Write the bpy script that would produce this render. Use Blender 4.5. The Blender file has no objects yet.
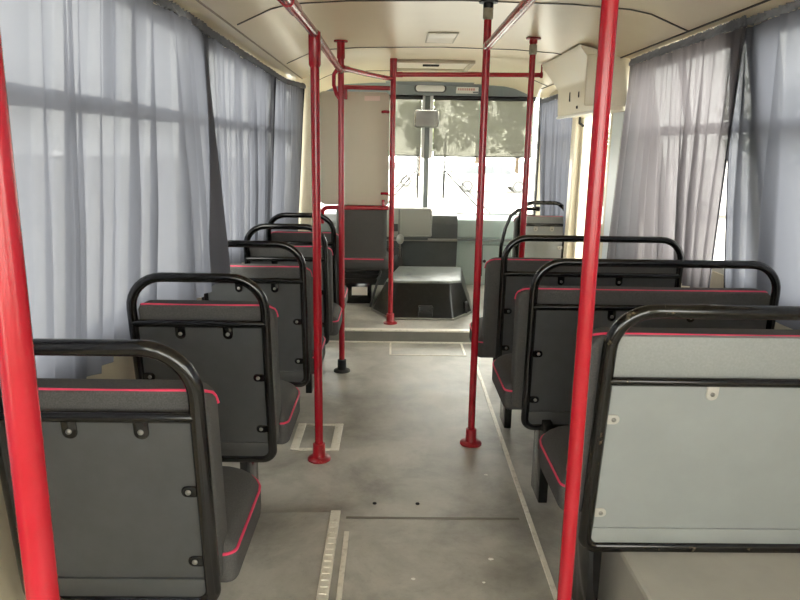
import bpy, bmesh, math, random
from mathutils import Vector, Matrix
random.seed(7)
SC = bpy.context.scene
COL = SC.collection
PI = math.pi

# ------------------------------------------------------------------ materials
def srgb(r, g, b):
    f = lambda c: (c/255/12.92) if c/255 <= .04045 else ((c/255+.055)/1.055)**2.4
    return (f(r), f(g), f(b), 1)

def mat(name, col, rough=.5, metal=0, coat=0, noise=None, bump=None, spec=.5):
    """noise = (scale, second colour, low, high); bump = (scale, strength)"""
    m = bpy.data.materials.new(name); m.use_nodes = True
    nt = m.node_tree; b = nt.nodes['Principled BSDF']
    b.inputs['Base Color'].default_value = col
    b.inputs['Roughness'].default_value = rough
    b.inputs['Metallic'].default_value = metal
    b.inputs['Coat Weight'].default_value = coat
    b.inputs['Specular IOR Level'].default_value = spec
    tc = nt.nodes.new('ShaderNodeTexCoord')
    if noise:
        sc, c2, lo, hi = noise
        n = nt.nodes.new('ShaderNodeTexNoise'); n.inputs['Scale'].default_value = sc
        n.inputs['Detail'].default_value = 6; n.inputs['Roughness'].default_value = .62
        nt.links.new(tc.outputs['Object'], n.inputs['Vector'])
        r = nt.nodes.new('ShaderNodeValToRGB')
        r.color_ramp.elements[0].position = lo; r.color_ramp.elements[0].color = col
        r.color_ramp.elements[1].position = hi; r.color_ramp.elements[1].color = c2
        nt.links.new(n.outputs['Fac'], r.inputs['Fac'])
        nt.links.new(r.outputs['Color'], b.inputs['Base Color'])
    if bump:
        n2 = nt.nodes.new('ShaderNodeTexNoise'); n2.inputs['Scale'].default_value = bump[0]
        n2.inputs['Detail'].default_value = 3
        nt.links.new(tc.outputs['Object'], n2.inputs['Vector'])
        bp = nt.nodes.new('ShaderNodeBump'); bp.inputs['Strength'].default_value = bump[1]
        bp.inputs['Distance'].default_value = .01
        nt.links.new(n2.outputs['Fac'], bp.inputs['Height'])
        nt.links.new(bp.outputs['Normal'], b.inputs['Normal'])
    return m

def glass_mat(name, tint, gloss):
    m = bpy.data.materials.new(name); m.use_nodes = True
    nt = m.node_tree; nt.nodes.clear()
    o = nt.nodes.new('ShaderNodeOutputMaterial'); mx = nt.nodes.new('ShaderNodeMixShader')
    t = nt.nodes.new('ShaderNodeBsdfTransparent'); g = nt.nodes.new('ShaderNodeBsdfGlossy')
    t.inputs['Color'].default_value = tint; g.inputs['Roughness'].default_value = .03
    mx.inputs['Fac'].default_value = gloss
    nt.links.new(t.outputs[0], mx.inputs[1]); nt.links.new(g.outputs[0], mx.inputs[2])
    nt.links.new(mx.outputs[0], o.inputs['Surface'])
    return m

def film_mat(name, tint, dcol, dfac):
    m = bpy.data.materials.new(name); m.use_nodes = True
    nt = m.node_tree; nt.nodes.clear()
    o = nt.nodes.new('ShaderNodeOutputMaterial'); mx = nt.nodes.new('ShaderNodeMixShader')
    t = nt.nodes.new('ShaderNodeBsdfTransparent'); d = nt.nodes.new('ShaderNodeBsdfTranslucent')
    t.inputs['Color'].default_value = tint; d.inputs['Color'].default_value = dcol
    mx.inputs['Fac'].default_value = dfac
    nt.links.new(t.outputs[0], mx.inputs[1]); nt.links.new(d.outputs[0], mx.inputs[2])
    nt.links.new(mx.outputs[0], o.inputs['Surface'])
    return m

def cloth_mat(name, col, tcol, transl, transp, weave=900):
    m = bpy.data.materials.new(name); m.use_nodes = True
    nt = m.node_tree; nt.nodes.clear()
    o = nt.nodes.new('ShaderNodeOutputMaterial')
    m1 = nt.nodes.new('ShaderNodeMixShader'); m2 = nt.nodes.new('ShaderNodeMixShader')
    d = nt.nodes.new('ShaderNodeBsdfDiffuse'); t = nt.nodes.new('ShaderNodeBsdfTranslucent')
    tr = nt.nodes.new('ShaderNodeBsdfTransparent')
    tc = nt.nodes.new('ShaderNodeTexCoord'); n = nt.nodes.new('ShaderNodeTexNoise')
    n.inputs['Scale'].default_value = weave/30; n.inputs['Detail'].default_value = 4
    nt.links.new(tc.outputs['Object'], n.inputs['Vector'])
    mp = nt.nodes.new('ShaderNodeMapRange'); mp.inputs['To Min'].default_value = transp*.85
    mp.inputs['To Max'].default_value = transp*1.15
    nt.links.new(n.outputs['Fac'], mp.inputs['Value'])
    d.inputs['Color'].default_value = col; t.inputs['Color'].default_value = tcol
    m1.inputs['Fac'].default_value = transl
    nt.links.new(d.outputs[0], m1.inputs[1]); nt.links.new(t.outputs[0], m1.inputs[2])
    lw = nt.nodes.new('ShaderNodeLayerWeight'); lw.inputs['Blend'].default_value = .5
    sb = nt.nodes.new('ShaderNodeMath'); sb.operation = 'SUBTRACT'; sb.inputs[0].default_value = 1
    nt.links.new(lw.outputs['Facing'], sb.inputs[1])
    mu = nt.nodes.new('ShaderNodeMath'); mu.operation = 'MULTIPLY'
    nt.links.new(sb.outputs[0], mu.inputs[0]); nt.links.new(mp.outputs['Result'], mu.inputs[1])
    nt.links.new(mu.outputs[0], m2.inputs['Fac'])
    nt.links.new(m1.outputs[0], m2.inputs[1]); nt.links.new(tr.outputs[0], m2.inputs[2])
    nt.links.new(m2.outputs[0], o.inputs['Surface'])
    return m

M = {}
M['red'] = mat('red gloss paint', (.29, .0065, .014, 1), .22, noise=(9, (.33, .011, .022, 1), .45, .7))
M['redworn'] = mat('red chipped paint', (.29, .0065, .014, 1), .32, noise=(60, (.45, .13, .10, 1), .60, .72))
M['black'] = mat('black gloss paint', (.006, .006, .0065, 1), .14)
M['blackworn'] = mat('black worn paint', (.007, .0065, .006, 1), .13, noise=(38, (.14, .11, .07, 1), .62, .70))
M['panel'] = mat('charcoal seat panel', (.046, .048, .049, 1), .48, noise=(14, (.056, .058, .060, 1), .35, .7), bump=(220, .04))
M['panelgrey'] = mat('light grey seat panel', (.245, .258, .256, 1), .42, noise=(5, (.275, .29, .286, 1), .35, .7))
M['fabric'] = mat('charcoal seat fabric', (.058, .057, .056, 1), .9, noise=(300, (.085, .083, .080, 1), .4, .65), bump=(500, .12), spec=.2)
M['fabricgrey'] = mat('grey seat fabric', (.23, .238, .232, 1), .7, noise=(160, (.26, .268, .262, 1), .4, .65))  # strip above the crossbar, paler than the charcoal fabric
M['piping'] = mat('crimson piping', (.62, .035, .10, 1), .55)
M['tabgrey'] = mat('grey seat tab', (.42, .40, .36, 1), .5)  # paler than the black tabs on the other seats
M['bolt'] = mat('zinc bolt', (.22, .215, .20, 1), .4, metal=.6)
M['ceil'] = mat('cream ceiling board', (.74, .62, .41, 1), .28, noise=(2.2, (.78, .67, .46, 1), .35, .7))
M['seam'] = mat('dark brown joint strip', (.035, .024, .012, 1), .5)
M['cream'] = mat('cream painted metal', (.74, .66, .50, 1), .35, noise=(3, (.72, .67, .54, 1), .35, .7))
M['wall'] = mat('tan side wall', (.50, .44, .32, 1), .55, noise=(3, (.44, .39, .29, 1), .4, .7))
M['white'] = mat('white painted frame', (.80, .80, .78, 1), .35)
M['frame'] = mat('dark window frame', (.06, .06, .062, 1), .5)
M['winframe'] = mat('grey window frame', (.45, .45, .43, 1), .45)
M['paleblue'] = mat('pale blue painted metal', (.66, .74, .78, 1), .4, noise=(4, (.70, .77, .80, 1), .35, .7))
M['teal'] = mat('pale teal front panel', (.42, .52, .49, 1), .42, noise=(3, (.46, .56, .53, 1), .35, .7))
M['dash'] = mat('dark grey dash plastic', (.07, .078, .077, 1), .26, noise=(6, (.085, .093, .092, 1), .35, .7))
M['dashgrey'] = mat('mid grey binnacle', (.25, .25, .22, 1), .45)
M['header'] = mat('blue grey header', (.20, .22, .22, 1), .5)
M['blackplastic'] = mat('black plastic', (.012, .012, .013, 1), .42)
M['leather'] = mat('black vinyl engine cover', (.006, .0066, .0066, 1), .3, spec=.35, noise=(30, (.013, .0145, .014, 1), .5, .75), bump=(60, .12))
M['covertop'] = mat('worn grey cover top', (.17, .185, .17, 1), .33, noise=(7, (.035, .04, .038, 1), .52, .72), bump=(30, .12))
M['rubber'] = mat('black rubber', (.015, .015, .015, 1), .75)
M['alu'] = mat('scuffed aluminium strip', (.78, .74, .65, 1), .4, metal=.1, noise=(50, (.55, .51, .43, 1), .5, .75))
M['arch'] = mat('grey wheel arch cover', (.36, .34, .30, 1), .5, noise=(3, (.30, .285, .25, 1), .4, .7))
M['riser'] = mat('grey step riser', (.20, .195, .17, 1), .5, noise=(5, (.15, .145, .125, 1), .4, .7))
M['molding'] = mat('brown grey moulding', (.30, .24, .15, 1), .5)
M['curtain'] = cloth_mat('sheer grey blue curtain', (.165, .170, .198, 1), (.088, .0915, .109, 1), .62, .027)
M['curtainwarm'] = cloth_mat('sheer grey mauve curtain', (.22, .207, .218, 1), (.128, .118, .126, 1), .62, .036)
M['tape'] = cloth_mat('gathered heading tape', (.22, .225, .25, 1), (.22, .225, .25, 1), .4, .0)
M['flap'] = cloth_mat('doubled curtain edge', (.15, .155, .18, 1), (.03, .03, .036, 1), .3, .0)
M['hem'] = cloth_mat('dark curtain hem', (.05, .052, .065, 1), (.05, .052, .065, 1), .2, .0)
M['glass'] = glass_mat('window glass', (.95, .97, .96, 1), .05)
M['film'] = film_mat('tinted sun film', (.41, .405, .365, 1), (.17, .168, .152, 1), .5)
M['mirror'] = mat('mirror glass', (.75, .76, .78, 1), .06, metal=1)
M['beige'] = mat('beige divider board', (.54, .48, .37, 1), .42, noise=(2, (.58, .52, .41, 1), .35, .7))
M['sticker'] = mat('pale pink sticker', (.72, .55, .48, 1), .5)
M['paper'] = mat('white paper label', (.80, .78, .72, 1), .6)
M['lamp'] = mat('frosted lamp cover', (.82, .80, .74, 1), .35)
M['pinkink'] = mat('faded red print', (.60, .30, .26, 1), .6)
M['dark'] = mat('dark hole', (.01, .01, .01, 1), .8)
M['chrome'] = mat('bright metal', (.72, .72, .72, 1), .16, metal=1)
M['ground'] = mat('pale concrete yard', (.50, .48, .44, 1), .9, noise=(.4, (.42, .40, .37, 1), .4, .65))
M['carpaint'] = mat('white car paint', (.80, .80, .80, 1), .25, coat=.5)
M['carglass'] = mat('glare lightened car glass', (.10, .11, .12, 1), .08)  # colour raised to paint in the glare over the cars, no haze on the glass
M['tyre'] = mat('glare lightened tyre', (.10, .10, .095, 1), .8)  # rubber colour lightened to stand in for outdoor glare, not dust
M['leaf'] = mat('green foliage', (.10, .13, .05, 1), .7, noise=(1.5, (.26, .27, .14, 1), .4, .65))
M['bark'] = mat('brown bark', (.09, .065, .04, 1), .9, bump=(14, .6))
M['collar'] = mat('grey tape wrap', (.30, .27, .21, 1), .7, noise=(40, (.22, .19, .14, 1), .4, .65))
M['orange'] = mat('pale amber plastic', (.75, .55, .28, 1), .4)

def floor_mat():
    m = bpy.data.materials.new('worn grey linoleum'); m.use_nodes = True
    nt = m.node_tree; b = nt.nodes['Principled BSDF']
    tc = nt.nodes.new('ShaderNodeTexCoord')
    def noise(scale, det, lo, hi, c0, c1, dist=0):
        n = nt.nodes.new('ShaderNodeTexNoise'); n.inputs['Scale'].default_value = scale
        n.inputs['Detail'].default_value = det; n.inputs['Roughness'].default_value = .65
        n.inputs['Distortion'].default_value = dist
        nt.links.new(tc.outputs['Object'], n.inputs['Vector'])
        r = nt.nodes.new('ShaderNodeValToRGB')
        r.color_ramp.elements[0].position = lo; r.color_ramp.elements[0].color = c0
        r.color_ramp.elements[1].position = hi; r.color_ramp.elements[1].color = c1
        nt.links.new(n.outputs['Fac'], r.inputs['Fac']); return n, r
    n1, r1 = noise(1.6, 8, .36, .66, (.33, .312, .270, 1), (.52, .50, .45, 1), .4)
    n2, r2 = noise(3.2, 10, .32, .56, (.42, .42, .42, 1), (1, 1, 1, 1), .35)
    n3, r3 = noise(60, 4, .30, .42, (.80, .80, .80, 1), (1, 1, 1, 1))
    mx = nt.nodes.new('ShaderNodeMixRGB'); mx.blend_type = 'MULTIPLY'; mx.inputs[0].default_value = .7
    mx2 = nt.nodes.new('ShaderNodeMixRGB'); mx2.blend_type = 'MULTIPLY'; mx2.inputs[0].default_value = .6
    nt.links.new(r1.outputs[0], mx.inputs[1]); nt.links.new(r2.outputs[0], mx.inputs[2])
    nt.links.new(mx.outputs[0], mx2.inputs[1]); nt.links.new(r3.outputs[0], mx2.inputs[2])
    nt.links.new(mx2.outputs[0], b.inputs['Base Color'])
    mp = nt.nodes.new('ShaderNodeMapRange'); mp.inputs['To Min'].default_value = .26; mp.inputs['To Max'].default_value = .55
    nt.links.new(n2.outputs['Fac'], mp.inputs['Value']); nt.links.new(mp.outputs[0], b.inputs['Roughness'])
    bp = nt.nodes.new('ShaderNodeBump'); bp.inputs['Strength'].default_value = .12; bp.inputs['Distance'].default_value = .01
    nt.links.new(n2.outputs['Fac'], bp.inputs['Height']); nt.links.new(bp.outputs[0], b.inputs['Normal'])
    return m
M['floor'] = floor_mat()

# ------------------------------------------------------------------ mesh helpers
def B(): return bmesh.new()

def add_box(bm, x0, x1, y0, y1, z0, z1, bev=0, seg=2):
    r = bmesh.ops.create_cube(bm, size=1)
    vs = r['verts']
    for v in vs:
        v.co = Vector(((x0+x1)/2+v.co.x*(x1-x0), (y0+y1)/2+v.co.y*(y1-y0), (z0+z1)/2+v.co.z*(z1-z0)))
    if bev:
        es = list({e for v in vs for e in v.link_edges})
        bmesh.ops.bevel(bm, geom=es, offset=bev, segments=seg, profile=.5, affect='EDGES')
    return bm

def add_hexa(bm, lo, hi):
    """prism between two polygons of equal length (lists of 3D points), with caps"""
    a = [bm.verts.new(p) for p in lo]; b = [bm.verts.new(p) for p in hi]
    n = len(a)
    for i in range(n):
        bm.faces.new((a[i], a[(i+1) % n], b[(i+1) % n], b[i]))
    bm.faces.new(list(reversed(a))); bm.faces.new(b)
    return bm

def add_tube(bm, pts, r, seg=12, closed=False, caps=True):
    pts = [Vector(p) for p in pts]; n = len(pts)
    rings = []; prev = None
    for i, p in enumerate(pts):
        if closed: t = (pts[(i+1) % n]-pts[i-1]).normalized()
        elif i == 0: t = (pts[1]-pts[0]).normalized()
        elif i == n-1: t = (pts[-1]-pts[-2]).normalized()
        else: t = ((pts[i+1]-p).normalized()+(p-pts[i-1]).normalized()).normalized()
        if prev is None:
            u = t.orthogonal().normalized()
        else:
            u = (prev-t*prev.dot(t)).normalized()
        prev = u; w = t.cross(u)
        rr = r[i] if isinstance(r, (list, tuple)) else r
        rings.append([bm.verts.new(p+(u*math.cos(2*PI*k/seg)+w*math.sin(2*PI*k/seg))*rr) for k in range(seg)])
    m = n if closed else n-1
    for i in range(m):
        a, b = rings[i], rings[(i+1) % n]
        off = 0
        if closed and i == n-1:
            off = min(range(seg), key=lambda o: (a[0].co-b[o].co).length)
        for k in range(seg):
            bm.faces.new((a[k], a[(k+1) % seg], b[(k+1+off) % seg], b[(k+off) % seg]))
    if not closed and caps:
        bm.faces.new(list(reversed(rings[0]))); bm.faces.new(rings[-1])
    return bm

def add_lathe(bm, prof, seg=24, c=(0, 0, 0)):
    """prof = [(r,z)...] about the z axis"""
    rings = [[bm.verts.new((c[0]+r*math.cos(2*PI*k/seg), c[1]+r*math.sin(2*PI*k/seg), c[2]+z)) for k in range(seg)] for r, z in prof]
    for a, b in zip(rings, rings[1:]):
        for k in range(seg): bm.faces.new((a[k], a[(k+1) % seg], b[(k+1) % seg], b[k]))
    bm.faces.new(list(reversed(rings[0]))); bm.faces.new(rings[-1])
    return bm

def rrect(x0, x1, z0, z1, rtop, rbot, n=6):
    """rounded rectangle outline, counter clockwise from bottom right"""
    out = []
    for cx, cz, r, a0 in ((x1-rbot, z0+rbot, rbot, -PI/2), (x1-rtop, z1-rtop, rtop, 0), (x0+rtop, z1-rtop, rtop, PI/2), (x0+rbot, z0+rbot, rbot, PI)):
        for k in range(n+1):
            a = a0+k/n*PI/2
            out.append((cx+r*math.cos(a), cz+r*math.sin(a)))
    return out

def add_pad(bm, x0, x1, z0, z1, rtop, rbot, y0, y1, rim, plane='xz', n=6, layers=4, back_rim=None, crown=0):
    """cushion: rounded outline extruded from y0 to y1 with rounded rims. plane 'xz' -> thickness along y; 'xy' -> outline in x,y and thickness along z"""
    back_rim = rim if back_rim is None else back_rim
    L = []
    for k in range(layers+1):
        a = k/layers*PI/2
        L.append((y0+back_rim*(1-math.sin(a)), back_rim*(1-math.cos(a))))
    L = [(y0+back_rim*(1-math.cos(PI/2*k/layers)), back_rim*(1-math.sin(PI/2*k/layers))) for k in range(layers+1)]
    L += [(y1-rim*(1-math.cos(PI/2*(layers-k)/layers)), rim*(1-math.sin(PI/2*(layers-k)/layers))) for k in range(layers+1)]
    rings = []
    for y, ins in L:
        o = rrect(x0+ins, x1-ins, z0+ins, z1-ins, max(rtop-ins, .004), max(rbot-ins, .004), n)
        rings.append([bm.verts.new((p, y, q) if plane == 'xz' else (p, q, y)) for p, q in o])
    for a, b in zip(rings, rings[1:]):
        m = len(a)
        for k in range(m): bm.faces.new((a[k], a[(k+1) % m], b[(k+1) % m], b[k]))
    bm.faces.new(list(reversed(rings[0])))
    if crown:
        last = rings[-1]; cx = (x0+x1)/2; cz = (z0+z1)/2
        prev = last
        for s, h in ((.6, .7), (.25, .95)):
            cur = []
            for v in last:
                co = v.co.copy()
                if plane == 'xz': co.x = cx+(co.x-cx)*s; co.z = cz+(co.z-cz)*s; co.y += crown*h
                else: co.x = cx+(co.x-cx)*s; co.y = cz+(co.y-cz)*s; co.z += crown*h
                cur.append(bm.verts.new(co))
            m = len(cur)
            for k in range(m): bm.faces.new((prev[k], prev[(k+1) % m], cur[(k+1) % m], cur[k]))
            prev = cur
        bm.faces.new(prev)
    else:
        bm.faces.new(rings[-1])
    return bm

def shear(bm, k, zr):
    for v in bm.verts: v.co.y += (zr-v.co.z)*k
    return bm

def obj(name, bm, m, parent=None, smooth=True, loc=None):
    bmesh.ops.recalc_face_normals(bm, faces=bm.faces)
    me = bpy.data.meshes.new(name); bm.to_mesh(me); bm.free()
    me.materials.append(M[m] if isinstance(m, str) else m)
    if smooth:
        me.shade_smooth() if hasattr(me, 'shade_smooth') else None
        try: me.set_sharp_from_angle(angle=math.radians(38))
        except Exception: pass
    o = bpy.data.objects.new(name, me); COL.objects.link(o)
    if parent: o.parent = parent
    if loc: o.location = loc
    return o

def tag(o, label, cat, group=None):
    o['label'] = label; o['category'] = cat
    if group: o['group'] = group
    return o

def thing(name, label, cat, loc=(0, 0, 0), group=None):
    o = bpy.data.objects.new(name, None); COL.objects.link(o); o.location = loc
    o.empty_display_size = .1
    return tag(o, label, cat, group)

def struct(name, bm, m, parent=None, smooth=False):
    o = obj(name, bm, m, parent, smooth)
    if not parent: o['kind'] = 'structure'
    return o

# ------------------------------------------------------------------ camera
R3 = ((0.99983285, -0.01276647, 0.01308787), (-0.00998662, 0.21827895, 0.97583532), (0.01531478, 0.97580291, -0.21811497))
cam = bpy.data.cameras.new('camera'); cam.sensor_width = 36; cam.sensor_fit = 'HORIZONTAL'; cam.lens = 684/800*36
cam.clip_start = .03; cam.clip_end = 400
co = bpy.data.objects.new('camera', cam); COL.objects.link(co)
rt = [R3[i][0] for i in range(3)]; up = [R3[i][1] for i in range(3)]; fw = [R3[i][2] for i in range(3)]
co.matrix_world = Matrix(((rt[0], up[0], -fw[0], 0), (rt[1], up[1], -fw[1], 0), (rt[2], up[2], -fw[2], 1.38), (0, 0, 0, 1)))
SC.camera = co

# ------------------------------------------------------------------ shell
XL, XR = -.90, 1.60            # inner faces of the side walls at sill height
XLT, XRT = -.83, 1.372          # and at the window head
YB, YS, YF = -1.3, 4.777, 6.62 # back wall, step, windscreen
struct('floor', add_box(B(), XL-.05, XR+.05, YB, YS, -.08, 0), 'floor')
bm = B(); add_box(bm, XL-.05, XR+.05, YS, YF+.1, -.08, .085)
raised = struct('raised_floor', bm, 'floor')
struct('trim_1', add_box(B(), -.86, 1.30, YS-.008, YS+.05, .078, .0905, .003), 'alu')
struct('trim_2', add_box(B(), -.86, 1.30, YS-.03, YS-.004, .0, .006), 'alu')
struct('step_riser', add_box(B(), -.86, 1.30, YS-.004, YS+.01, .005, .08), 'riser')
# low platform on the left with its riser strips
struct('side_platform', add_box(B(), XL, -.185, YB, 2.33, -.01, .042, .004), 'floor')
bm = B(); add_box(bm, -.215, -.178, .2, 2.332, .040, .049, .002)
for i in range(60): add_box(bm, -.208, -.186, .24+i*.034, .25+i*.034, .048, .0515)
struct('trim_3', bm, 'alu')
struct('trim_4', add_box(B(), -.160, -.142, .2, 2.26, -.002, .006, .001), 'alu')
bm = B(); add_box(bm, 0, .018, 0, 4.0, -.002, .006, .001)
for i in range(26): add_lathe(bm, [(.004, .006), (.004, .0075), (.002, .008)], 8, (.009, .08+i*.155, 0))
t5 = struct('trim_5', bm, 'alu'); t5.location = (.505, .30, 0); t5.rotation_euler.z = -.0115
struct('trim_6', add_box(B(), -.16, .50, 2.355, 2.368, -.002, .0025), mat('grey joint', (.16, .145, .115, 1), .5))

# ceiling: gently arched profile swept along the bus, bent down to the windscreen header
prof = [(-.88, 1.868), (-.76, 1.868), (-.715, 1.862), (-.66, 1.872), (-.52, 1.935), (-.44, 1.957), (-.2, 1.974), (.28, 1.984), (.75, 1.976), (.99, 1.96), (1.08, 1.943), (1.20, 1.895), (1.245, 1.878), (1.30, 1.872), (1.42, 1.868)]
bm = B()
ys = [YB-.05, 0, 1.5, 3, 4.4, 5.4, 6.0, 6.2, 6.35]
zd = [0, 0, 0, 0, 0, 0, .0, .015, .04]
rows = []
for y, d in zip(ys, zd): rows.append([bm.verts.new((x, y, z-d)) for x, z in prof])
for a, b in zip(rows, rows[1:]):
    for i in range(len(prof)-1): bm.faces.new((a[i], a[i+1], b[i+1], b[i]))
r = bmesh.ops.extrude_face_region(bm, geom=list(bm.faces))
for v in [g for g in r['geom'] if isinstance(g, bmesh.types.BMVert)]: v.co.z += .06
struct('ceiling', bm, 'ceil', smooth=True)
def ceil_z(x):
    for (a, za), (b, zb) in zip(prof, prof[1:]):
        if a <= x <= b: return za+(zb-za)*(x-a)/(b-a)
    return 1.85
n = 7
def cstrip(name, pts, w, along, mm='seam'):
    bm = B()
    vs = []
    for x, y, z in pts:
        if along == 'x': q = [(x, y-w, z-.0035), (x, y+w, z-.0035), (x, y+w, z+.004), (x, y-w, z+.004)]
        else: q = [(x-w, y, z-.0035), (x+w, y, z-.0035), (x+w, y, z+.004), (x-w, y, z+.004)]
        vs.append([bm.verts.new(p) for p in q])
    for a, b in zip(vs, vs[1:]):
        for k in range(4): bm.faces.new((a[k], a[(k+1) % 4], b[(k+1) % 4], b[k]))
    bm.faces.new(vs[0]); bm.faces.new(vs[-1])
    struct(name, bm, mm)
for y in (.4, 1.75, 3.06, 4.43, 5.75):
    cstrip('trim_%d' % n, [(x, y, z) for x, z in prof[3:13]], .006, 'x'); n += 1
for x in (-.685, 1.245):
    cstrip('trim_%d' % n, [(x, YB, ceil_z(x)), (x, 6.0, ceil_z(x))], .004, 'y', 'molding' if x < 0 else 'seam'); n += 1

# side walls: lower panel, pillars, transom rail, header; each leans in towards the roof
def wx(side, z, out=0):
    t = max(0, min(1, (z-.80)/(1.80-.80)))
    return (XL+(XLT-XL)*t-out) if side < 0 else (XR+(XRT-XR)*t+out)
def wall_piece(bm, side, y0, y1, z0, z1, out=0, th=.06):
    s = side
    p = lambda y, z, o: (wx(s, z, o), y, z)
    add_hexa(bm, [p(y0, z0, out), p(y1, z0, out), p(y1, z1, out), p(y0, z1, out)], [p(y0, z0, out+th), p(y1, z0, out+th), p(y1, z1, out+th), p(y0, z1, out+th)])
SILL, HEAD = .80, 1.84
left_open = [(-1.1, 1.12), (1.20, 3.02), (3.14, 4.58), (4.70, 5.30), (5.55, 6.40)]
right_open = [(-1.1, 1.12), (1.20, 2.70), (2.82, 3.96), (5.08, 6.35)]
def wall(side, opens, skip=None):
    bm = B()
    for a, b in ([(YB, YF)] if not skip else [(YB, skip[0]), (skip[1], YF)]):
        wall_piece(bm, side, a, b, -.05, SILL)
    wall_piece(bm, side, YB, YF, HEAD, 1.92)
    edges = [YB]
    for a, b in opens: edges += [a, b]
    edges += [YF]
    for i in range(0, len(edges), 2):
        a, b = edges[i], edges[i+1]
        if skip and a < skip[0] < b: 
            wall_piece(bm, side, a, skip[0], SILL, HEAD); wall_piece(bm, side, skip[1], b, SILL, HEAD)
        else: wall_piece(bm, side, a, b, SILL, HEAD)
    return bm
DOOR = (4.28, 4.97)
struct('wall_left', wall(-1, left_open), 'wall')
struct('wall_right', wall(1, right_open, DOOR), 'wall')
wn = 1
def window(side, a, b, transom=True):
    global wn
    bm = B()
    for y0, y1, z0, z1 in ((a, a+.03, SILL, HEAD), (b-.03, b, SILL, HEAD), (a+.03, b-.03, SILL, SILL+.03), (a+.03, b-.03, HEAD-.03, HEAD)):
        wall_piece(bm, side, y0, y1, z0, z1, .012, .035)
    w = struct('window_%d' % wn, bm, 'winframe')
    if transom:
        bm = B(); wall_piece(bm, side, a+.03, b-.03, 1.462, 1.508, .005, .04)
        m_ = (a+b)/2+.1
        wall_piece(bm, side, m_-.012, m_+.012, 1.508, HEAD-.03, .012, .03)
        obj('transom', bm, 'frame', w, False)
    bm = B(); wall_piece(bm, side, a+.028, b-.028, SILL+.028, HEAD-.028, .024, .006)
    obj('pane', bm, 'glass', w, False)
    wn += 1
for a, b in left_open: window(-1, a, b)
for a, b in right_open: window(1, a, b)
# rear wall with its wide window
bm = B()
add_box(bm, XL-.05, XR+.05, YB-.06, YB, -.05, .85); add_box(bm, XL-.05, XR+.05, YB-.06, YB, 1.86, 2.0)
add_box(bm, XL-.05, -.80, YB-.06, YB, .85, 1.86); add_box(bm, 1.34, XR+.05, YB-.06, YB, .85, 1.86)
struct('wall_back', bm, 'wall')
bm = B(); add_box(bm, -.80, 1.34, YB-.04, YB-.034, .85, 1.86)
w = struct('window_%d' % wn, bm, 'glass'); wn += 1

# front wall: teal lower panel, blue grey header, windscreen halves, side posts
bm = B(); add_box(bm, XL-.05, XR+.05, YF, YF+.08, -.05, .74)
struct('wall_front', bm, 'teal')
hd = [(6.30, 1.945), (6.42, 1.925), (6.50, 1.85), (6.62, 1.845), (6.70, 1.95)]
bm = B(); add_hexa(bm, [(-.86, y, z-.0) for y, z in hd], [(1.42, y, z-.0) for y, z in hd])
struct('trim_%d' % n, bm, 'header'); n += 1
bm = B()
for x0, x1 in ((XL-.05, -.76), (1.38, XR+.05)): add_box(bm, x0, x1, YF-.02, YF+.08, .74, 1.95, .01)
struct('trim_%d' % n, bm, 'cream'); n += 1
bm = B()
for x0, x1 in ((-.76, -.745), (1.365, 1.38)): add_box(bm, x0, x1, YF-.03, YF+.04, .74, 1.86, .004)
add_box(bm, -.76, 1.38, YF-.01, YF+.04, .725, .765, .005)
wsf = struct('window_%d' % wn, bm, 'rubber'); wn += 1
obj('centre_post', add_box(B(), .293, .340, YF-.03, YF+.05, .74, 1.86, .006), 'header', wsf)
obj('post_edge', add_box(B(), .263, .293, YF-.05, YF-.005, 1.28, 1.86, .004), 'white', wsf)
obj('post_edge', add_box(B(), .340, .370, YF-.05, YF-.005, 1.28, 1.86, .004), 'white', wsf)
obj('pane', add_box(B(), -.745, .30, YF+.01, YF+.016, .76, 1.86), 'glass', wsf, False)
obj('pane', add_box(B(), .335, 1.365, YF+.01, YF+.016, .76, 1.86), 'glass', wsf, False)

# door on the right
bm = B()
add_box(bm, 1.33, 1.46, DOOR[0]-.27, DOOR[0], 0, 1.66, .006)
struct('trim_%d' % n, bm, 'paleblue'); n += 1
bm = B()
add_box(bm, 1.285, 1.49, DOOR[1], DOOR[1]+.10, .085, 1.70, .01)
struct('trim_%d' % n, bm, 'cream'); n += 1
bm = B()
for a, b in ((DOOR[0]+.0, DOOR[0]+.045), (4.61, 4.635), (4.645, 4.67), (DOOR[1]-.05, DOOR[1])): add_box(bm, 1.33, 1.37, a, b, -.04, 1.70, .006)
for a, b in ((DOOR[0]+.045, 4.61), (4.67, DOOR[1]-.05)):
    add_box(bm, 1.33, 1.37, a, b, -.04, .08); add_box(bm, 1.33, 1.37, a, b, 1.62, 1.70)
dr = struct('door_1', bm, 'cream')
obj('pane', add_box(B(), 1.347, 1.353, DOOR[0]+.04, 4.615, .07, 1.63), 'glass', dr, False)
obj('pane', add_box(B(), 1.347, 1.353, 4.665, DOOR[1]-.04, .07, 1.63), 'glass', dr, False)
for y in (4.36, 4.86):
    bm = B(); add_box(bm, 1.27, 1.33, y-.03, y+.03, 1.615, 1.665, .006); add_tube(bm, [(1.28, y-.02, 1.63), (1.28, y-.02, 1.56), (1.31, y-.02, 1.54)], .009, 10)
    obj('hinge', bm, 'dark', dr)

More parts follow.
